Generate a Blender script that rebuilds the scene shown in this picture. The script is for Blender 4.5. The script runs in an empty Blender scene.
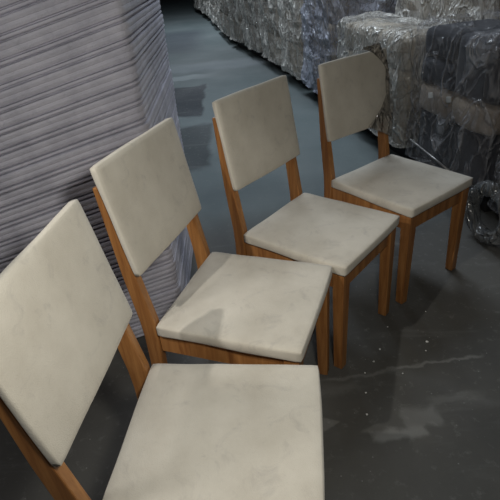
import bpy, bmesh, math, random
from mathutils import Vector, Matrix, noise
random.seed(7)
C = bpy.context.scene.collection
SC = bpy.context.scene

# ---------------------------------------------------------------- helpers
def link(name, bm, mat, parent=None, smooth=False):
    me = bpy.data.meshes.new(name)
    bm.normal_update()
    bm.to_mesh(me); bm.free()
    if smooth:
        for p in me.polygons: p.use_smooth = True
    if mat: me.materials.append(mat)
    o = bpy.data.objects.new(name, me); C.objects.link(o)
    if parent: o.parent = parent
    return o

def thing(name, label, cat, loc=(0, 0, 0), rz=0, group=None):
    o = bpy.data.objects.new(name, None); C.objects.link(o)
    o.empty_display_size = .1
    o.location = loc; o.rotation_euler = (0, 0, rz)
    o['label'] = label; o['category'] = cat
    if group: o['group'] = group
    return o

def tag(o, label, cat, group=None):
    o['label'] = label; o['category'] = cat
    if group: o['group'] = group
    return o

def box(bm, x0, x1, y0, y1, z0, z1):
    vs = [bm.verts.new(p) for p in ((x0,y0,z0),(x1,y0,z0),(x1,y1,z0),(x0,y1,z0),(x0,y0,z1),(x1,y0,z1),(x1,y1,z1),(x0,y1,z1))]
    for f in ((3,2,1,0),(4,5,6,7),(0,1,5,4),(1,2,6,5),(2,3,7,6),(3,0,4,7)):
        bm.faces.new([vs[i] for i in f])
    return vs

def bevel(bm, w, seg=2):
    bmesh.ops.bevel(bm, geom=bm.edges[:], offset=w, segments=seg, profile=.5, affect='EDGES')

def hexa(bm, lo, hi):
    """lo, hi: four corners each (counter-clockwise seen from above)"""
    a = [bm.verts.new(p) for p in lo]; b = [bm.verts.new(p) for p in hi]
    bm.faces.new(a[::-1]); bm.faces.new(b)
    for i in range(4):
        j = (i+1) % 4
        bm.faces.new((a[i], a[j], b[j], b[i]))

def soft_block(sx, sy, sz, r, puff=.0, amp=.0, nscale=6, seed=0, n=10):
    """a padded block centred on the origin: rounded edges, slightly domed faces, gentle lumps"""
    bm = bmesh.new()
    bmesh.ops.create_cube(bm, size=2)
    bmesh.ops.subdivide_edges(bm, edges=bm.edges[:], cuts=n, use_grid_fill=True)
    h = Vector((sx/2, sy/2, sz/2)); off = Vector((seed*3.1, seed*1.7, seed*.9))
    for v in bm.verts:
        # push samples towards the edges so the rounding is well resolved
        q = Vector([math.copysign(abs(c)**.6, c) for c in v.co])
        p = Vector([q[i]*h[i] for i in range(3)])
        core = Vector([max(-(h[i]-r), min(h[i]-r, p[i])) for i in range(3)])
        d = p - core
        if d.length > 1e-9:
            m = d.normalized()
            p = core + m*r
        else: m = Vector((0, 0, 0))
        k = [1-(p[i]/h[i])**2 if h[i] else 0 for i in range(3)]
        for i in range(3):
            if abs(q[i]) > .999:
                j, l = [a for a in range(3) if a != i]
                p[i] += math.copysign(puff*max(0, k[j])*max(0, k[l]), q[i])
        if amp:
            p += m*(noise.noise(p*nscale+off)*amp) + noise.noise_vector(p*nscale*.6+off)*amp*.35
        v.co = p
    return bm

def xform(bm, M):
    bmesh.ops.transform(bm, matrix=M, verts=bm.verts[:]); return bm

# ---------------------------------------------------------------- materials
def nt(name):
    m = bpy.data.materials.new(name); m.use_nodes = True
    t = m.node_tree; b = t.nodes['Principled BSDF']
    return m, t, b
def N(t, kind, **kw):
    n = t.nodes.new(kind)
    for k, v in kw.items():
        if k in n.inputs.keys(): n.inputs[k].default_value = v
        else: setattr(n, k, v)
    return n
def ramp(t, stops):
    n = t.nodes.new('ShaderNodeValToRGB'); e = n.color_ramp.elements
    while len(e) < len(stops): e.new(.5)
    for i, (p, c) in enumerate(stops):
        e[i].position = p; e[i].color = (*c, 1) if len(c) == 3 else c
    return n
def coords(t, scale=(1, 1, 1), rot=(0, 0, 0)):
    tc = N(t, 'ShaderNodeTexCoord'); mp = N(t, 'ShaderNodeMapping')
    mp.inputs['Scale'].default_value = scale; mp.inputs['Rotation'].default_value = rot
    t.links.new(tc.outputs['Object'], mp.inputs['Vector'])
    return mp.outputs['Vector']
def bump(t, b, h, s=.3, d=.01):
    n = N(t, 'ShaderNodeBump'); n.inputs['Strength'].default_value = s; n.inputs['Distance'].default_value = d
    t.links.new(h, n.inputs['Height']); t.links.new(n.outputs['Normal'], b.inputs['Normal'])

def fabric_mat(name, c1, c2, rough=.9, weave=420, blot=3.0, bs=.25):
    m, t, b = nt(name)
    v = coords(t)
    n1 = N(t, 'ShaderNodeTexNoise', Scale=blot, Detail=5, Roughness=.6); t.links.new(v, n1.inputs['Vector'])
    r = ramp(t, [(.32, c2), (.62, c1)]); t.links.new(n1.outputs['Fac'], r.inputs['Fac'])
    ns = N(t, 'ShaderNodeTexNoise', Scale=blot*3.2, Detail=7, Roughness=.7, Distortion=.8); t.links.new(v, ns.inputs['Vector'])
    rs = ramp(t, [(.55, (1, 1, 1)), (.75, (.80, .80, .82))]); t.links.new(ns.outputs['Fac'], rs.inputs['Fac'])
    mm = N(t, 'ShaderNodeMix', data_type='RGBA', blend_type='MULTIPLY'); mm.inputs['Factor'].default_value = 1
    t.links.new(r.outputs['Color'], mm.inputs[6]); t.links.new(rs.outputs['Color'], mm.inputs[7])
    t.links.new(mm.outputs[2], b.inputs['Base Color'])
    n2 = N(t, 'ShaderNodeTexNoise', Scale=weave, Detail=2); t.links.new(v, n2.inputs['Vector'])
    n3 = N(t, 'ShaderNodeTexNoise', Scale=14, Detail=3); t.links.new(v, n3.inputs['Vector'])
    ad = N(t, 'ShaderNodeMath', operation='MULTIPLY_ADD'); t.links.new(n3.outputs['Fac'], ad.inputs[0]); ad.inputs[1].default_value = 1.2
    t.links.new(n2.outputs['Fac'], ad.inputs[2])
    bump(t, b, ad.outputs[0], bs, .004)
    b.inputs['Roughness'].default_value = rough
    b.inputs['Specular IOR Level'].default_value = .2
    b.inputs['Sheen Weight'].default_value = .15
    return m

def wood_mat(name, c1, c2, c3):
    m, t, b = nt(name)
    v = coords(t, (30, 30, 2.2))
    n1 = N(t, 'ShaderNodeTexNoise', Scale=1.6, Detail=6, Roughness=.65, Distortion=.6); t.links.new(v, n1.inputs['Vector'])
    r = ramp(t, [(.3, c3), (.48, c2), (.68, c1)]); t.links.new(n1.outputs['Fac'], r.inputs['Fac'])
    t.links.new(r.outputs['Color'], b.inputs['Base Color'])
    b.inputs['Roughness'].default_value = .42
    bump(t, b, n1.outputs['Fac'], .12, .003)
    return m

def plain(name, c, rough=.6, metal=0, nb=0):
    m, t, b = nt(name)
    v = coords(t)
    n1 = N(t, 'ShaderNodeTexNoise', Scale=9, Detail=4); t.links.new(v, n1.inputs['Vector'])
    r = ramp(t, [(.3, tuple(x*.8 for x in c)), (.7, tuple(min(1, x*1.15) for x in c))])
    t.links.new(n1.outputs['Fac'], r.inputs['Fac']); t.links.new(r.outputs['Color'], b.inputs['Base Color'])
    b.inputs['Roughness'].default_value = rough; b.inputs['Metallic'].default_value = metal
    if nb: bump(t, b, n1.outputs['Fac'], nb, .01)
    return m

def film_mat(name, col, lo, hi, scale=9, rough=.16, bs=.8, squash=(1, 1, .55)):
    """clear stretch film: mostly see-through, milky and shiny along its creases"""
    m, t, b = nt(name)
    v = coords(t, squash, (.35, .2, .3))
    def crease(sc, dist, w):
        n = N(t, 'ShaderNodeTexNoise', Scale=sc, Detail=2.5, Roughness=.55, Distortion=dist); t.links.new(v, n.inputs['Vector'])
        a = N(t, 'ShaderNodeMath', operation='SUBTRACT'); t.links.new(n.outputs['Fac'], a.inputs[0]); a.inputs[1].default_value = .5
        c = N(t, 'ShaderNodeMath', operation='ABSOLUTE'); t.links.new(a.outputs[0], c.inputs[0])
        r = N(t, 'ShaderNodeMapRange'); r.interpolation_type = 'SMOOTHSTEP'; t.links.new(c.outputs[0], r.inputs['Value'])
        r.inputs['From Min'].default_value = 0; r.inputs['From Max'].default_value = w
        r.inputs['To Min'].default_value = 1; r.inputs['To Max'].default_value = 0
        return r.outputs[0]
    c1 = crease(scale*.5, 1.2, .05); c2 = crease(scale*1.3, .8, .06)
    ad = N(t, 'ShaderNodeMath', operation='MULTIPLY_ADD'); t.links.new(c2, ad.inputs[0]); ad.inputs[1].default_value = .6; t.links.new(c1, ad.inputs[2])
    pn = N(t, 'ShaderNodeTexNoise', Scale=scale*.35, Detail=5, Roughness=.65); t.links.new(v, pn.inputs['Vector'])
    pr = ramp(t, [(.38, (.35,)*3), (.66, (1.6,)*3)]); t.links.new(pn.outputs['Fac'], pr.inputs['Fac'])
    al = N(t, 'ShaderNodeMath', operation='MULTIPLY_ADD'); t.links.new(ad.outputs[0], al.inputs[0]); al.inputs[1].default_value = (hi-lo); al.inputs[2].default_value = lo
    mu = N(t, 'ShaderNodeMath', operation='MULTIPLY', use_clamp=True)
    t.links.new(al.outputs[0], mu.inputs[0]); t.links.new(pr.outputs['Color'], mu.inputs[1])
    t.links.new(mu.outputs[0], b.inputs['Alpha'])
    b.inputs['Base Color'].default_value = (*col, 1)
    b.inputs['Roughness'].default_value = rough
    b.inputs['Specular IOR Level'].default_value = .9
    a2 = N(t, 'ShaderNodeMath', operation='MULTIPLY_ADD'); t.links.new(pn.outputs['Fac'], a2.inputs[0]); a2.inputs[1].default_value = 2.0; t.links.new(ad.outputs[0], a2.inputs[2])
    bump(t, b, a2.outputs[0], bs, .03)
    return m

M = {}
M['cream'] = fabric_mat('cream_fabric', (.68, .635, .555), (.55, .505, .43), blot=5)
M['lining'] = plain('black_lining', (.015, .015, .017), .9)
M['wood'] = wood_mat('oak_stain', (.48, .225, .075), (.34, .145, .045), (.22, .085, .026))
M['pad'] = fabric_mat('grey_pad', (.66, .65, .74), (.50, .495, .58), weave=260, blot=9, bs=.5)
M['beige'] = fabric_mat('beige_upholstery', (.50, .43, .34), (.36, .31, .25), blot=6)
M['taupe'] = fabric_mat('taupe_upholstery', (.38, .32, .26), (.25, .21, .175), blot=6)
M['dark'] = fabric_mat('charcoal_upholstery', (.050, .053, .065), (.028, .030, .038), blot=4)
M['base'] = plain('dark_plinth', (.012, .012, .013), .8)
M['white'] = plain('white_paper', (.78, .78, .76), .6)
M['film'] = film_mat('clear_film', (.92, .89, .83), .36, .95, scale=9)
M['film_blue'] = film_mat('milky_blue_film', (.66, .69, .82), .45, .95, scale=10)
M['film_grey'] = film_mat('thin_clear_film', (.50, .50, .53), .09, .40, scale=6)
M['film_brown'] = film_mat('draped_film', (.34, .31, .27), .70, 1.0, scale=10)
M['film_ring'] = film_mat('wound_film', (.22, .225, .23), .6, .95, scale=7)
M['steel'] = plain('grey_metal', (.35, .34, .33), .35, .6)

# floor: worn dark concrete; beyond about 2.6 m cool aisle light is painted in as paler blue-grey, with darker patches
def floor_mat():
    m, t, b = nt('worn_concrete')
    L = t.links
    tc = N(t, 'ShaderNodeTexCoord'); P = tc.outputs['Object']
    sp = N(t, 'ShaderNodeSeparateXYZ'); L.new(P, sp.inputs[0])
    n = N(t, 'ShaderNodeTexNoise', Scale=1.3, Detail=8, Roughness=.62); L.new(P, n.inputs['Vector'])
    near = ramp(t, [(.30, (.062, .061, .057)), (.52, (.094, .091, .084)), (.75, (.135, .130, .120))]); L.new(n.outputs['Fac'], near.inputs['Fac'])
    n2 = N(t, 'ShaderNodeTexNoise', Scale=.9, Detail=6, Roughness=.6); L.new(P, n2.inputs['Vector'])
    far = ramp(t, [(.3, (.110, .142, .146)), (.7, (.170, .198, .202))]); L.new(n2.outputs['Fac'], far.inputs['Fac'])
    def mth(op, a, c, d=None, clamp=False):
        k = N(t, 'ShaderNodeMath', operation=op, use_clamp=clamp)
        for i, x in enumerate((a, c, d)):
            if x is None: continue
            if isinstance(x, (int, float)): k.inputs[i].default_value = x
            else: L.new(x, k.inputs[i])
        return k.outputs[0]
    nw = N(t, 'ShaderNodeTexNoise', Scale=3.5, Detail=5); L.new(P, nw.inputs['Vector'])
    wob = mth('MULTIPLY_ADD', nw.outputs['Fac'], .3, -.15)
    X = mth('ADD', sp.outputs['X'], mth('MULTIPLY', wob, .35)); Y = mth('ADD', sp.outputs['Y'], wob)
    def step(v, e, w):      # 0 below e, 1 above
        mr = N(t, 'ShaderNodeMapRange'); mr.interpolation_type = 'SMOOTHSTEP'
        L.new(v, mr.inputs['Value']); mr.inputs['From Min'].default_value = e-w; mr.inputs['From Max'].default_value = e+w
        return mr.outputs[0]
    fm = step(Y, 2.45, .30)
    def mix(f, a, c):
        k = N(t, 'ShaderNodeMix', data_type='RGBA'); L.new(f, k.inputs['Factor'])
        for i, x in ((6, a), (7, c)):
            if isinstance(x, tuple): k.inputs[i].default_value = (*x, 1)
            else: L.new(x, k.inputs[i])
        return k.outputs[2]
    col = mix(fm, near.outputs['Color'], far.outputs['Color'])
    def rect(x0, x1, y0, y1, wx, wy, s):
        a = mth('MULTIPLY', step(X, x0, wx), mth('SUBTRACT', 1, step(X, x1, wx)))
        c = mth('MULTIPLY', step(Y, y0, wy), mth('SUBTRACT', 1, step(Y, y1, wy)))
        return mth('MULTIPLY', mth('MULTIPLY', a, c), s)
    for x0, x1, y0, y1, wx, wy, s, c in (
        (-.80, -.34, 4.75, 6.1, .02, .05, 1, (.028, .034, .042)),
        (-.60, -.24, 3.35, 4.45, .03, .08, .95, (.04, .048, .052)),
        (-2.2, -.55, 8.6, 11.5, .25, .5, .75, (.05, .06, .075)),  # shadow on the far floor, painted as a dark patch
        (-2.0, 1.0, 7.0, 7.6, .2, .15, .5, (.32, .35, .37)),
        (-1.6, -.4, 6.5, 6.75, .2, .05, .6, (.38, .42, .43)),
        (-1.0, .9, 2.75, 3.0, .2, .1, .18, (.05, .065, .075))):
        col = mix(rect(x0, x1, y0, y1, wx, wy, s), col, c)
    # pale scuffs and dust
    mp = N(t, 'ShaderNodeMapping'); mp.inputs['Scale'].default_value = (1.1, 5.5, 1); mp.inputs['Rotation'].default_value = (0, 0, -.25); L.new(P, mp.inputs['Vector'])
    ns = N(t, 'ShaderNodeTexNoise', Scale=1.5, Detail=9, Roughness=.68, Distortion=.5); L.new(mp.outputs[0], ns.inputs['Vector'])
    rs = ramp(t, [(.56, (0, 0, 0)), (.78, (.6, .6, .6))]); L.new(ns.outputs['Fac'], rs.inputs['Fac'])
    col = mix(rs.outputs['Color'], col, (.17, .17, .165))
    nd = N(t, 'ShaderNodeTexNoise', Scale=26, Detail=5, Roughness=.7); L.new(P, nd.inputs['Vector'])
    rd = ramp(t, [(.57, (0, 0, 0)), (.74, (.6, .6, .6))]); L.new(nd.outputs['Fac'], rd.inputs['Fac'])
    col = mix(rd.outputs['Color'], col, (.20, .20, .19))
    vg = N(t, 'ShaderNodeTexVoronoi', Scale=38); L.new(P, vg.inputs['Vector'])
    rg = ramp(t, [(.05, (.8, .8, .8)), (.11, (0, 0, 0))]); L.new(vg.outputs['Distance'], rg.inputs['Fac'])
    sel = ramp(t, [(.62, (0, 0, 0)), (.66, (1, 1, 1))]); L.new(vg.outputs['Color'], sel.inputs['Fac'])
    col = mix(mth('MULTIPLY', rg.outputs['Color'], sel.outputs['Color']), col, (.26, .26, .25))
    nf = N(t, 'ShaderNodeTexNoise', Scale=16, Detail=4); L.new(P, nf.inputs['Vector'])
    X = mth('ADD', sp.outputs['X'], mth('MULTIPLY_ADD', nf.outputs['Fac'], .12, -.06)); Y = mth('ADD', sp.outputs['Y'], mth('MULTIPLY_ADD', nf.outputs['Fac'], -.06, .03))
    Y = mth('SUBTRACT', Y, mth('MULTIPLY', sp.outputs['X'], .06))
    for x0, x1, y0, y1, wx, wy, s in ((.33, .50, .915, .950, .015, .012, .8), (.44, .56, .945, 1.02, .02, .015, .45), (.22, .46, 1.185, 1.20, .04, .008, .5), (.46, .80, 1.195, 1.207, .04, .006, .7), (.20, .34, 1.12, 1.17, .03, .02, .3), (.55, .72, 1.02, 1.05, .03, .01, .3)):
        col = mix(rect(x0, x1, y0, y1, wx, wy, s), col, (.22, .22, .21))
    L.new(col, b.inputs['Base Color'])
    rr = ramp(t, [(.3, (.62,)*3), (.7, (.80,)*3)]); L.new(n.outputs['Fac'], rr.inputs['Fac']); L.new(rr.outputs['Color'], b.inputs['Roughness'])
    bump(t, b, nd.outputs['Fac'], .25, .004)
    return m

# ---------------------------------------------------------------- the setting
def struct(name, bm, mat):
    o = link(name, bm, mat); o['kind'] = 'structure'; return o
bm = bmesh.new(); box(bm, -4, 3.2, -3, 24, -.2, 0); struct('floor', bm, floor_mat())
wm = plain('painted_block_wall', (.12, .125, .13), .85, nb=.2)
for nm, a in (('wall_left', (-4.2, -4, -3, 24, -.2, 3.6)), ('wall_right', (3.2, 3.4, -3, 24, -.2, 3.6)), ('wall_back', (-4.2, 3.4, 24, 24.2, -.2, 3.6)), ('wall_front', (-4.2, 3.4, -3.2, -3, -.2, 3.6))):
    bm = bmesh.new(); box(bm, *a); struct(nm, bm, wm)
bm = bmesh.new(); box(bm, -4.2, 3.4, -3.2, 24.2, 3.6, 3.8); struct('ceiling', bm, plain('ceiling_board', (.12, .12, .12), .9))

# ---------------------------------------------------------------- dining chairs
HS, W, D, WB = .46, .3976, .416, .3927
XT, XB, ZB, ZT = -.0626, -.0121, .6222, .9211
SL = (XT-XB)/(ZT-ZB)
def px(z): return XB + SL*(z-ZB)         # front face of the back cushion at height z
def seat_bm():
    th = .038
    bm = soft_block(D+.004, W+.010, th, .007, puff=.005, amp=.0022, nscale=9, seed=2, n=14)
    for v in bm.verts: v.co += Vector((D/2, 0, HS-.003-th/2))
    return bm
def back_bm():
    th = .020; h = math.hypot(ZT-ZB, XT-XB)
    bm = soft_block(th, WB+.006, h+.006, .006, puff=.003, amp=.0018, nscale=8, seed=5, n=14)
    a = math.atan2(-(XT-XB), ZT-ZB)
    R = Matrix.Rotation(-a, 4, 'Y')
    for v in bm.verts:
        v.co = R @ v.co + Vector(((XT+XB)/2-.010, 0, (ZT+ZB)/2))
    return bm
def lining_bm():
    bm = bmesh.new()
    z0, z1 = ZB-.010, ZT-.012
    def c(z, y, d): return (px(z)+d, y, z)
    y0, y1 = -WB/2+.030, WB/2+.006
    hexa(bm, [c(z0, y0, -.026), c(z0, y0, -.0205), c(z0, y1, -.0205), c(z0, y1, -.026)],
             [c(z1, y0, -.026), c(z1, y0, -.0205), c(z1, y1, -.0205), c(z1, y1, -.026)])
    return bm
def rear_leg_bm(s):
    bm = bmesh.new()
    yo, yi = s*WB/2, s*(WB/2-.026)
    ya, yb = min(yo, yi), max(yo, yi)
    secs = [(0, -.062, -.028), (.40, -.052, -.006), (.46, -.055, -.006), (.62, px(.62)-.062, px(.62)-.0215), (.87, px(.87)-.038, px(.87)-.0215)]
    rings = []
    for z, x0, x1 in secs:
        rings.append([bm.verts.new(p) for p in ((x0, ya, z), (x1, ya, z), (x1, yb, z), (x0, yb, z))])
    bm.faces.new(rings[0][::-1]); bm.faces.new(rings[-1])
    for a, b in zip(rings, rings[1:]):
        for i in range(4):
            j = (i+1) % 4; bm.faces.new((a[i], a[j], b[j], b[i]))
    bevel(bm, .003, 2)
    return bm
def front_leg_bm(s):
    bm = bmesh.new()
    x1 = D-.006; yo = s*(W/2-.002)
    t, u = .044, .034
    def ring(z, w):
        a, b = min(yo, yo-s*w), max(yo, yo-s*w)
        return [(x1-w, a, z), (x1, a, z), (x1, b, z), (x1-w, b, z)]
    hexa(bm, ring(0, u), ring(.416, t)); bevel(bm, .003, 2)
    return bm
def frame_bm():
    bm = bmesh.new()
    z0, z1 = .352, .417; y = W/2-.008; t = .020
    for a in ((-.006, D-.050, -y, -y+t), (-.006, D-.050, y-t, y), (D-.034, D-.014, -y+.042, y-.042), (.004, .024, -y+.03, y-.03)):
        b2 = bmesh.new(); box(b2, a[0], a[1], a[2], a[3], z0, z1); bevel(b2, .002, 1)
        me = bpy.data.meshes.new('t'); b2.to_mesh(me); b2.free(); bm.from_mesh(me); bpy.data.meshes.remove(me)
    return bm
def rail_bm():
    bm = bmesh.new(); box(bm, px(.83)-.045, px(.83)-.030, -WB/2+.026, WB/2-.026, .80, .86); bevel(bm, .003, 1)
    return bm

CH = [(-.3042, .7000, -.1463), (-.2068, 1.2300, -.3896), (.1161, 1.6662, -.7288), (.5488, 2.0290, -.9679)]
LB = ['cream dining chair nearest the camera, its seat cut off by the bottom edge',
      'cream and oak dining chair second from the front, its back against the grey stack',
      'cream and oak dining chair third from the front, empty floor behind its back',
      'cream dining chair farthest from the camera, film draped over its back corner']
def make_chair():
    t = thing('dining_chair', LB[0], 'chair', (CH[0][0], CH[0][1], 0), CH[0][2], 'row of four cream dining chairs')
    link('seat_cushion', seat_bm(), M['cream'], t, True)
    link('backrest_cushion', back_bm(), M['cream'], t, True)
    link('backrest_lining', lining_bm(), M['lining'], t)
    for s in (-1, 1): link('rear_leg', rear_leg_bm(s), M['wood'], t)
    for s in (-1, 1): link('front_leg', front_leg_bm(s), M['wood'], t)
    link('seat_frame', frame_bm(), M['wood'], t)
    link('back_rail', rail_bm(), M['wood'], t)
    return t
chair = make_chair()
for i in range(1, 4):
    r = chair.copy(); C.objects.link(r)
    r.location = (CH[i][0], CH[i][1], 0); r.rotation_euler = (0, 0, CH[i][2]); r['label'] = LB[i]
    for ch in list(chair.children):
        c = ch.copy(); C.objects.link(c); c.parent = r

# ---------------------------------------------------------------- the tall striped stack on the left
CX, CY = -.302, 1.60
A20 = math.radians(20)
def outline():
    P = [Vector((CX, CY)), Vector((CX, CY+.95)), Vector((CX-1.25, CY+.95)), Vector((CX-1.30*math.cos(A20), CY-1.30*math.sin(A20)))]
    rad = .045; out = []
    n = len(P)
    for i in range(n):
        a, p, c = P[i-1], P[i], P[(i+1) % n]
        u, v = (a-p).normalized(), (c-p).normalized()
        ang = u.angle(v); d = rad/math.tan(ang/2); d = min(d, .2)
        s, e = p+u*d, p+v*d
        for k in range(7):
            q = k/6
            out.append(((1-q)**2*s + 2*q*(1-q)*p + q*q*e))
        L = (c-p).length - 2*d; m = max(2, int(L/.035))
        nd = (c-p).normalized()
        for k in range(1, m): out.append(e+nd*(L*k/m))
    return out
OUT = outline()
def normals(o):
    r = []
    for i in range(len(o)):
        d = (o[(i+1) % len(o)]-o[i-1]); r.append(Vector((d.y, -d.x)).normalized())
    return r
NRM = normals(OUT)
def sag(z, x):
    s = max(0, (CX-x)/math.cos(A20))
    return z - .175*(max(z, 0)**.85)*s
PITCH = .062
stack = thing('sheet_stack', 'tall stack of grey striped padded sheets at the left, behind the two nearest chairs', 'stack', (-.9, 1.9, 0))
prof = [(0, .013), (.05, .016), (.08, .002), (.13, 0), (.23, .001), (.27, .016), (.33, .016), (.36, .001), (.50, -.0005), (.62, .0008), (.66, .002), (.70, .0006), (.84, -.0005), (.96, .001), (1.0, .013)]
NL = 23
for k in range(NL):
    bm = bmesh.new(); rings = []
    base = k*PITCH; js = random.uniform(-.003, .003)
    for f, ins in prof:
        ring = []
        for p, nm in zip(OUT, NRM):
            w = noise.noise(Vector((p.x*3, p.y*3, k*1.37)))*.003 + noise.noise(Vector((p.x*14, p.y*14, k*2.1+f)))*.0012
            q = p - nm*(ins - w - js)
            wz = noise.noise(Vector((p.x*4+9, p.y*4, k*.6+f)))*.0022 if 0 < f < 1 else 0
            z = sag(base + f*PITCH + wz, q.x)
            ring.append(bm.verts.new((q.x+.9, q.y-1.9, z)))
        rings.append(ring)
    for a, b in zip(rings, rings[1:]):
        for i in range(len(a)):
            j = (i+1) % len(a); bm.faces.new((a[i], a[j], b[j], b[i]))
    bm.faces.new(rings[-1]); bm.faces.new(rings[0][::-1])
    bmesh.ops.recalc_face_normals(bm, faces=bm.faces[:])
    link('padded_sheet', bm, M['pad'], stack)
# ---------------------------------------------------------------- film-wrapped goods along the right
def film_shell(L, Dp, H, seed, amp=.02, n=22):
    """a crumpled film envelope around an L x Dp x H pack, standing on z=0"""
    bm = bmesh.new()
    bmesh.ops.create_cube(bm, size=2)
    bmesh.ops.subdivide_edges(bm, edges=bm.edges[:], cuts=n, use_grid_fill=True)
    h = Vector((L/2, Dp/2, H/2)); r = .07
    for v in bm.verts:
        p = Vector([v.co[i]*h[i] for i in range(3)])
        core = Vector([max(-(h[i]-r), min(h[i]-r, p[i])) for i in range(3)])
        d = (p-core); m = d.normalized() if d.length > 1e-6 else Vector((0, 0, 1))
        p = core+m*r
        q = p*1.0+Vector((seed*5, seed*2, seed))
        rid = abs(noise.noise(q*5))+.6*abs(noise.noise(q*11))+.35*abs(noise.noise(q*23))
        p += m*(rid-.35)*amp*2 + noise.noise_vector(q*9)*amp*.6
        p.z = max(p.z+h.z, .012)
        v.co = p
    return bm

def bundle(x0, y0, x1, y1, depth, H, label, blocks, cat='bundle', name='wrapped_bundle', film='film', base=True, group=None, amp=.02, tags=()):
    """x0,y0 - x1,y1: the foot of the side that faces the aisle; the pack lies to its right.  local x along that side, local y away from the aisle"""
    a = Vector((x0, y0)); b = Vector((x1, y1)); L = (b-a).length
    ang = math.atan2(y1-y0, x1-x0)
    mid = (a+b)/2; nrm = Vector((math.sin(ang), -math.cos(ang)))
    if nrm.x < 0: nrm = -nrm
    ctr = mid+nrm*depth/2
    sgn = 1 if Vector((-math.sin(ang), math.cos(ang))).dot(nrm) > 0 else -1
    t = thing(name, label, cat, (ctr.x, ctr.y, 0), ang, group)
    zb = 0
    if base:
        bm = bmesh.new(); box(bm, -L/2+.03, L/2-.03, -depth/2+.10, depth/2-.10, 0, .11); bevel(bm, .006, 1)
        link('pallet', bm, M['base'], t); zb = .112
    for k, (u0, u1, v0, v1, z0, z1, mat) in enumerate(blocks):
        sx, sy, sz = (u1-u0)*(L-.06), (v1-v0)*(depth-.06), (z1-z0)*(H-zb-.05)
        bm = soft_block(sx-.006, sy-.006, sz-.004, min(.035, sz*.3, sx*.3), puff=.012, amp=.012, nscale=6, seed=k+x0*7, n=9)
        M4 = Matrix.Translation(((u0+u1-1)/2*(L-.06), sgn*((v0+v1-1)/2)*(depth-.06), zb+.004+(z0+z1)/2*(H-zb-.05))) @ Matrix.Rotation(random.uniform(-.02, .02), 4, 'Z')
        link('upholstered_block', xform(bm, M4), M[mat], t, True)
    bm = film_shell(L+.03, depth+.03, H, random.random()*9, amp)
    for v in bm.verts: v.co.z = max(v.co.z, .13)+noise.noise(v.co*6)*.012
    w = link('plastic_wrap', bm, M[film], t, False)
    for u, z in tags:
        bm = soft_block(.042, .004, .030, .0018, n=4)
        link('paper_tag', xform(bm, Matrix.Translation(((u-.5)*L, -sgn*(depth/2+.032), z)) @ Matrix.Rotation(random.uniform(-.3, .3), 4, 'Y')), M['white'], t)
    return t

def grid(nu, nz, mats, z1=1.0, jit=.04):
    r = []; zs = [i/nz for i in range(nz+1)]
    for k in range(nz):
        us = [0]+sorted(i/nu+random.uniform(-jit, jit) for i in range(1, nu))+[1]
        for i in range(nu):
            r.append((us[i], us[i+1], 0, 1, zs[k]*z1, zs[k+1]*z1, random.choice(mats)))
    return r

bt = ['beige', 'beige', 'taupe']
G = 'film-wrapped bales along the aisle'
far_pts = [(.855, 4.36), (.73, 5.25), (.60, 6.10), (.42, 7.10), (.21, 8.10), (0, 9.0), (-.22, 10.9), (-.42, 12.8), (-.68, 14.4), (-.93, 15.9)]
fl = ['beige film-wrapped pack just beyond the farthest chair back, next along the aisle from the bluish film bale',
      'beige wrapped bale second along the aisle edge behind the third chair',
      'beige wrapped bale third along the aisle edge, above the third chair back',
      'crumpled wrapped bale in the middle of the aisle row, left of the third chair back',
      'wrapped bale where the dark floor line bends in the aisle row',
      'wrapped bale farther up the aisle edge, near the top of the photo',
      'distant wrapped bale near the top edge of the photo, right of the dark floor shadow',
      'distant wrapped bale last but one at the far end of the aisle row',
      'most distant wrapped bale at the top edge beside the striped stack']
fl[0] = 'wrapped bale under milky bluish film, just left of the farthest chair back'
for i in range(len(far_pts)-1):
    (xa, ya), (xb, yb) = far_pts[i], far_pts[i+1]
    f = (.075 if i < 4 else .13)/math.hypot(xb-xa, yb-ya)
    xa2, ya2 = xa+(xb-xa)*f, ya+(yb-ya)*f; xb2, yb2 = xb-(xb-xa)*f, yb-(yb-ya)*f
    bundle(xa2, ya2, xb2, yb2, .75, 1.45, fl[i], grid(3 if i < 5 else 4, 4, bt), film='film_blue' if i == 0 else 'film', group=G, amp=.03)
# second bale row behind the near ones
bundle(1.38, 4.3, 1.60, 3.1, .7, 1.5, 'tall wrapped bale behind the boxy beige pack, at the top edge of the photo', grid(3, 4, ['taupe', 'beige']), group=G)
bundle(1.66, 2.95, 1.90, 1.75, .7, 1.5, 'dark wrapped bale behind the charcoal pack, at the top right corner', grid(3, 4, ['dark', 'dark', 'taupe']), film='film_grey', group=G)

# boxy beige pack behind the farthest chair
bundle(.885, 4.22, 1.055, 3.06, .38, .84, 'boxy beige wrapped pack behind the back of the farthest chair',
       [(0, .5, 0, 1, 0, .34, 'taupe'), (.5, 1, 0, 1, 0, .34, 'taupe'), (0, 1, 0, 1, .34, .72, 'beige'), (0, 1, 0, 1, .72, 1, 'beige')], amp=.012, group=G)
# charcoal pack to the right
dark_pack = bundle(1.075, 2.97, 1.215, 2.24, .5, .93, 'charcoal wrapped pack with two white tags, right of the farthest chair',
       [(0, 1, .06, 1, 0, .40, 'dark'), (0, .5, 0, 1, .40, .60, 'taupe'), (.5, 1, 0, 1, .40, .60, 'taupe'),
        (0, .48, .02, 1, .60, .80, 'dark'), (0, .48, .02, 1, .80, 1, 'dark'), (.48, 1, 0, 1, .60, 1, 'dark')], film='film_grey', amp=.012,
       tags=((.37, .56), (.60, .575)), group=G)
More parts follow.
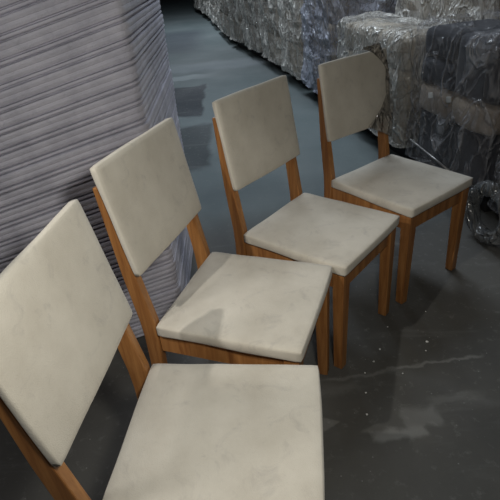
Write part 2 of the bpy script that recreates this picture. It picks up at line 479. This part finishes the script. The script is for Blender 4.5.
# thin pale rod, unsupported, just in front of the dark pack's lower face
p, q = Vector((1.043, 2.80, .275)), Vector((1.125, 2.35, .225)); d = q-p
bm = bmesh.new(); bmesh.ops.create_cone(bm, cap_ends=True, segments=12, radius1=.0055, radius2=.007, depth=d.length)
xform(bm, Matrix.Translation((p+q)/2) @ d.to_track_quat('Z', 'Y').to_matrix().to_4x4())
xform(bm, (Matrix.Translation(dark_pack.location) @ dark_pack.rotation_euler.to_matrix().to_4x4()).inverted())
o = link('pale_rod', bm, M['steel'], dark_pack, True); o['label'] = 'thin pale rod along the lower front'
bundle(1.235, 2.16, 1.40, 1.30, .5, .95, 'charcoal wrapped pack cut off by the right edge of the photo',
       [(0, 1, .06, 1, 0, .45, 'dark'), (0, .5, 0, 1, .45, .66, 'taupe'), (.5, 1, 0, 1, .45, .66, 'taupe'), (0, 1, .0, 1, .66, 1, 'dark')], film='film_grey', amp=.014, group=G)

# loose film draped over the far corner of the farthest chair's back
cx, cy, cr = CH[3]
sheet = thing('plastic_sheet', 'crumpled translucent brown plastic draped over the corner of the farthest chair back', 'plastic sheet', (cx, cy, 0), cr)
poly = [(-.005, .945), (.035, .945), (.085, .93), (.135, .895), (.168, .858), (.163, .80), (.158, .74), (.120, .69), (.07, .655), (.03, .630)]   # inner edge (y, z), seen on the cushion
bm = bmesh.new(); rows = []
for k, (yy, zz) in enumerate(poly):
    row = []
    oy, oz = .214+.008*math.sin(k*2), .940 - (.965-.56)*k/(len(poly)-1)
    if k == 0: oy, oz = .10, .955
    if k == 1: oy, oz = .15, .953
    for j in range(9):
        q = j/8
        y = yy+(oy-yy)*q; z = zz+(oz-zz)*q
        x = px(z)+.010+.012*math.sin(q*9+k)*q + noise.noise(Vector((y*20, z*20, 3)))*.006
        if y > .190: x -= (y-.190)*.8
        row.append(bm.verts.new((x, y, z)))
    rows.append(row)
for a, b in zip(rows, rows[1:]):
    for i in range(8): bm.faces.new((a[i], a[i+1], b[i+1], b[i]))
bmesh.ops.subdivide_edges(bm, edges=bm.edges[:], cuts=1, use_grid_fill=True)
o = link('film_drape', bm, M['film_brown'], sheet, True)
md = o.modifiers.new('thick', 'SOLIDIFY'); md.thickness = .0012

# rolled film standing on edge by the dark packs
bm = bmesh.new(); nseg, sec = 40, 14
for i in range(nseg):
    for j in range(sec):
        a = 2*math.pi*i/nseg; b = 2*math.pi*j/sec
        R = .088 + noise.noise(Vector((math.cos(a)*2, math.sin(a)*2, 5)))*.006
        r = .026+noise.noise(Vector((a*3, b*2, 1)))*.006
        bm.verts.new(((R+r*math.cos(b))*math.cos(a), r*1.6*math.sin(b), .116+(R+r*math.cos(b))*math.sin(a)))
bm.verts.ensure_lookup_table()
for i in range(nseg):
    for j in range(sec):
        i2, j2 = (i+1) % nseg, (j+1) % sec
        bm.faces.new([bm.verts[k] for k in (i*sec+j, i2*sec+j, i2*sec+j2, i*sec+j2)])
mn = min(v.co.z for v in bm.verts)
for v in bm.verts: v.co.z -= mn
o = link('film_roll', bm, M['film_ring'], None, True); o.location = (1.165, 2.0, 0); o.rotation_euler = (0, 0, -1.38); o.scale = (1.4, .8, 1.4)
tag(o, 'round roll of clear film on the floor at the right edge, under the dark pack', 'roll')

# bits of rubbish on the concrete
def floor_pt(pxx, pyy):
    f = 478.843; d = FW + RT*((pxx-250)/f) - UP*((pyy-250)/f); k = -1.31807/d.z
    return Vector((d.x*k, d.y*k, 0))
pi_, ro_ = .551594, -.098118
FW = Vector((0, math.cos(pi_), -math.sin(pi_))); R0 = Vector((1, 0, 0)); U0 = R0.cross(FW)
RT = R0*math.cos(ro_)+U0*math.sin(ro_); UP = -R0*math.sin(ro_)+U0*math.cos(ro_)
crumbs = [(.368, 1.60, .007), (.455, 1.33, .004), (.640, 1.345, .006), (.415, 1.27, .004), (.33, 1.04, .004), (.37, 1.22, .003), (.62, 1.30, .003), (.52, 1.45, .003), (.50, 1.20, .003), (.70, 1.52, .003), (.35, 1.13, .0035)]
first = None
for k, (x, y, r) in enumerate(crumbs):
    if first is None:
        bm = bmesh.new(); bmesh.ops.create_icosphere(bm, subdivisions=2, radius=1)
        for v in bm.verts: v.co *= 1+noise.noise(v.co*1.7)*.5
        mn = min(v.co.z for v in bm.verts)
        for v in bm.verts: v.co.z -= mn
        o = first = link('debris_crumb', bm, M['white'])
        tag(o, 'small pale crumb of debris lying on the dark concrete floor', 'debris', 'crumbs scattered on the floor')
    else:
        o = first.copy(); C.objects.link(o)
    o.location = (x, y, 0); o.scale = (r, r*.8, r*.45); o.rotation_euler = (0, 0, k*1.3)

# ---------------------------------------------------------------- lamps and added lights
def area(name, loc, target, size, power, col, sy=None):
    d = bpy.data.lights.new(name, 'AREA'); d.energy = power; d.color = col; d.size = size
    if sy: d.shape = 'RECTANGLE'; d.size_y = sy
    o = bpy.data.objects.new(name, d); C.objects.link(o); o.location = loc
    o.rotation_euler = (Vector(target)-Vector(loc)).to_track_quat('-Z', 'Y').to_euler(); return o
area('near_lamp', (.15, .25, 1.36), (-.05, 1.1, .5), .10, 6.4, (1, .975, .88))
area('left_fill_light', (-2.1, .1, 2.3), (-1.0, 1.2, .3), .35, 11, (1, .98, .95))  # added fill for the left floor and stack face; no fitting hangs here
sd = bpy.data.lights.new('shaped_side_spot', 'SPOT'); sd.energy = 44; sd.color = (1, .97, .90); sd.spot_size = math.radians(29); sd.spot_blend = .45; sd.shadow_soft_size = .02
so = bpy.data.objects.new('shaped_side_spot', sd); C.objects.link(so); so.location = (-1.0, .42, 2.15)  # side light read off the seat shadow; cone shaped to spare the first seat
so.rotation_euler = (Vector((.10, 1.30, .46))-so.location).to_track_quat('-Z', 'Y').to_euler()
area('aisle_cool_light', (.4, 4.5, 3.4), (.1, 4.7, 0), .3, 76, (.80, .90, 1.0), 2.4)  # unseen cool light, added to brighten the aisle floor
area('far_cool_light', (-.6, 11, 3.4), (-.6, 11, 0), .3, 110, (.82, .91, 1.0), 2.4)  # second unseen cool light, added for the distant floor and bales

w = bpy.data.worlds.new('World'); SC.world = w; w.use_nodes = True
w.node_tree.nodes['Background'].inputs[0].default_value = (.8, .9, 1, 1); w.node_tree.nodes['Background'].inputs[1].default_value = .05

# ---------------------------------------------------------------- camera
cd = bpy.data.cameras.new('camera'); cam = bpy.data.objects.new('camera', cd); C.objects.link(cam)
cd.sensor_width = 36; cd.sensor_fit = 'HORIZONTAL'; cd.lens = 478.843/500*36; cd.clip_start = .05
mt = Matrix((RT, UP, -FW)).transposed().to_4x4(); mt.translation = (0, 0, 1.31807)
cam.matrix_world = mt
SC.camera = cam
vs = SC.view_settings
vs.view_transform = 'Standard'; vs.look = 'None'; vs.exposure = 0; vs.gamma = 1; vs.use_curve_mapping = False
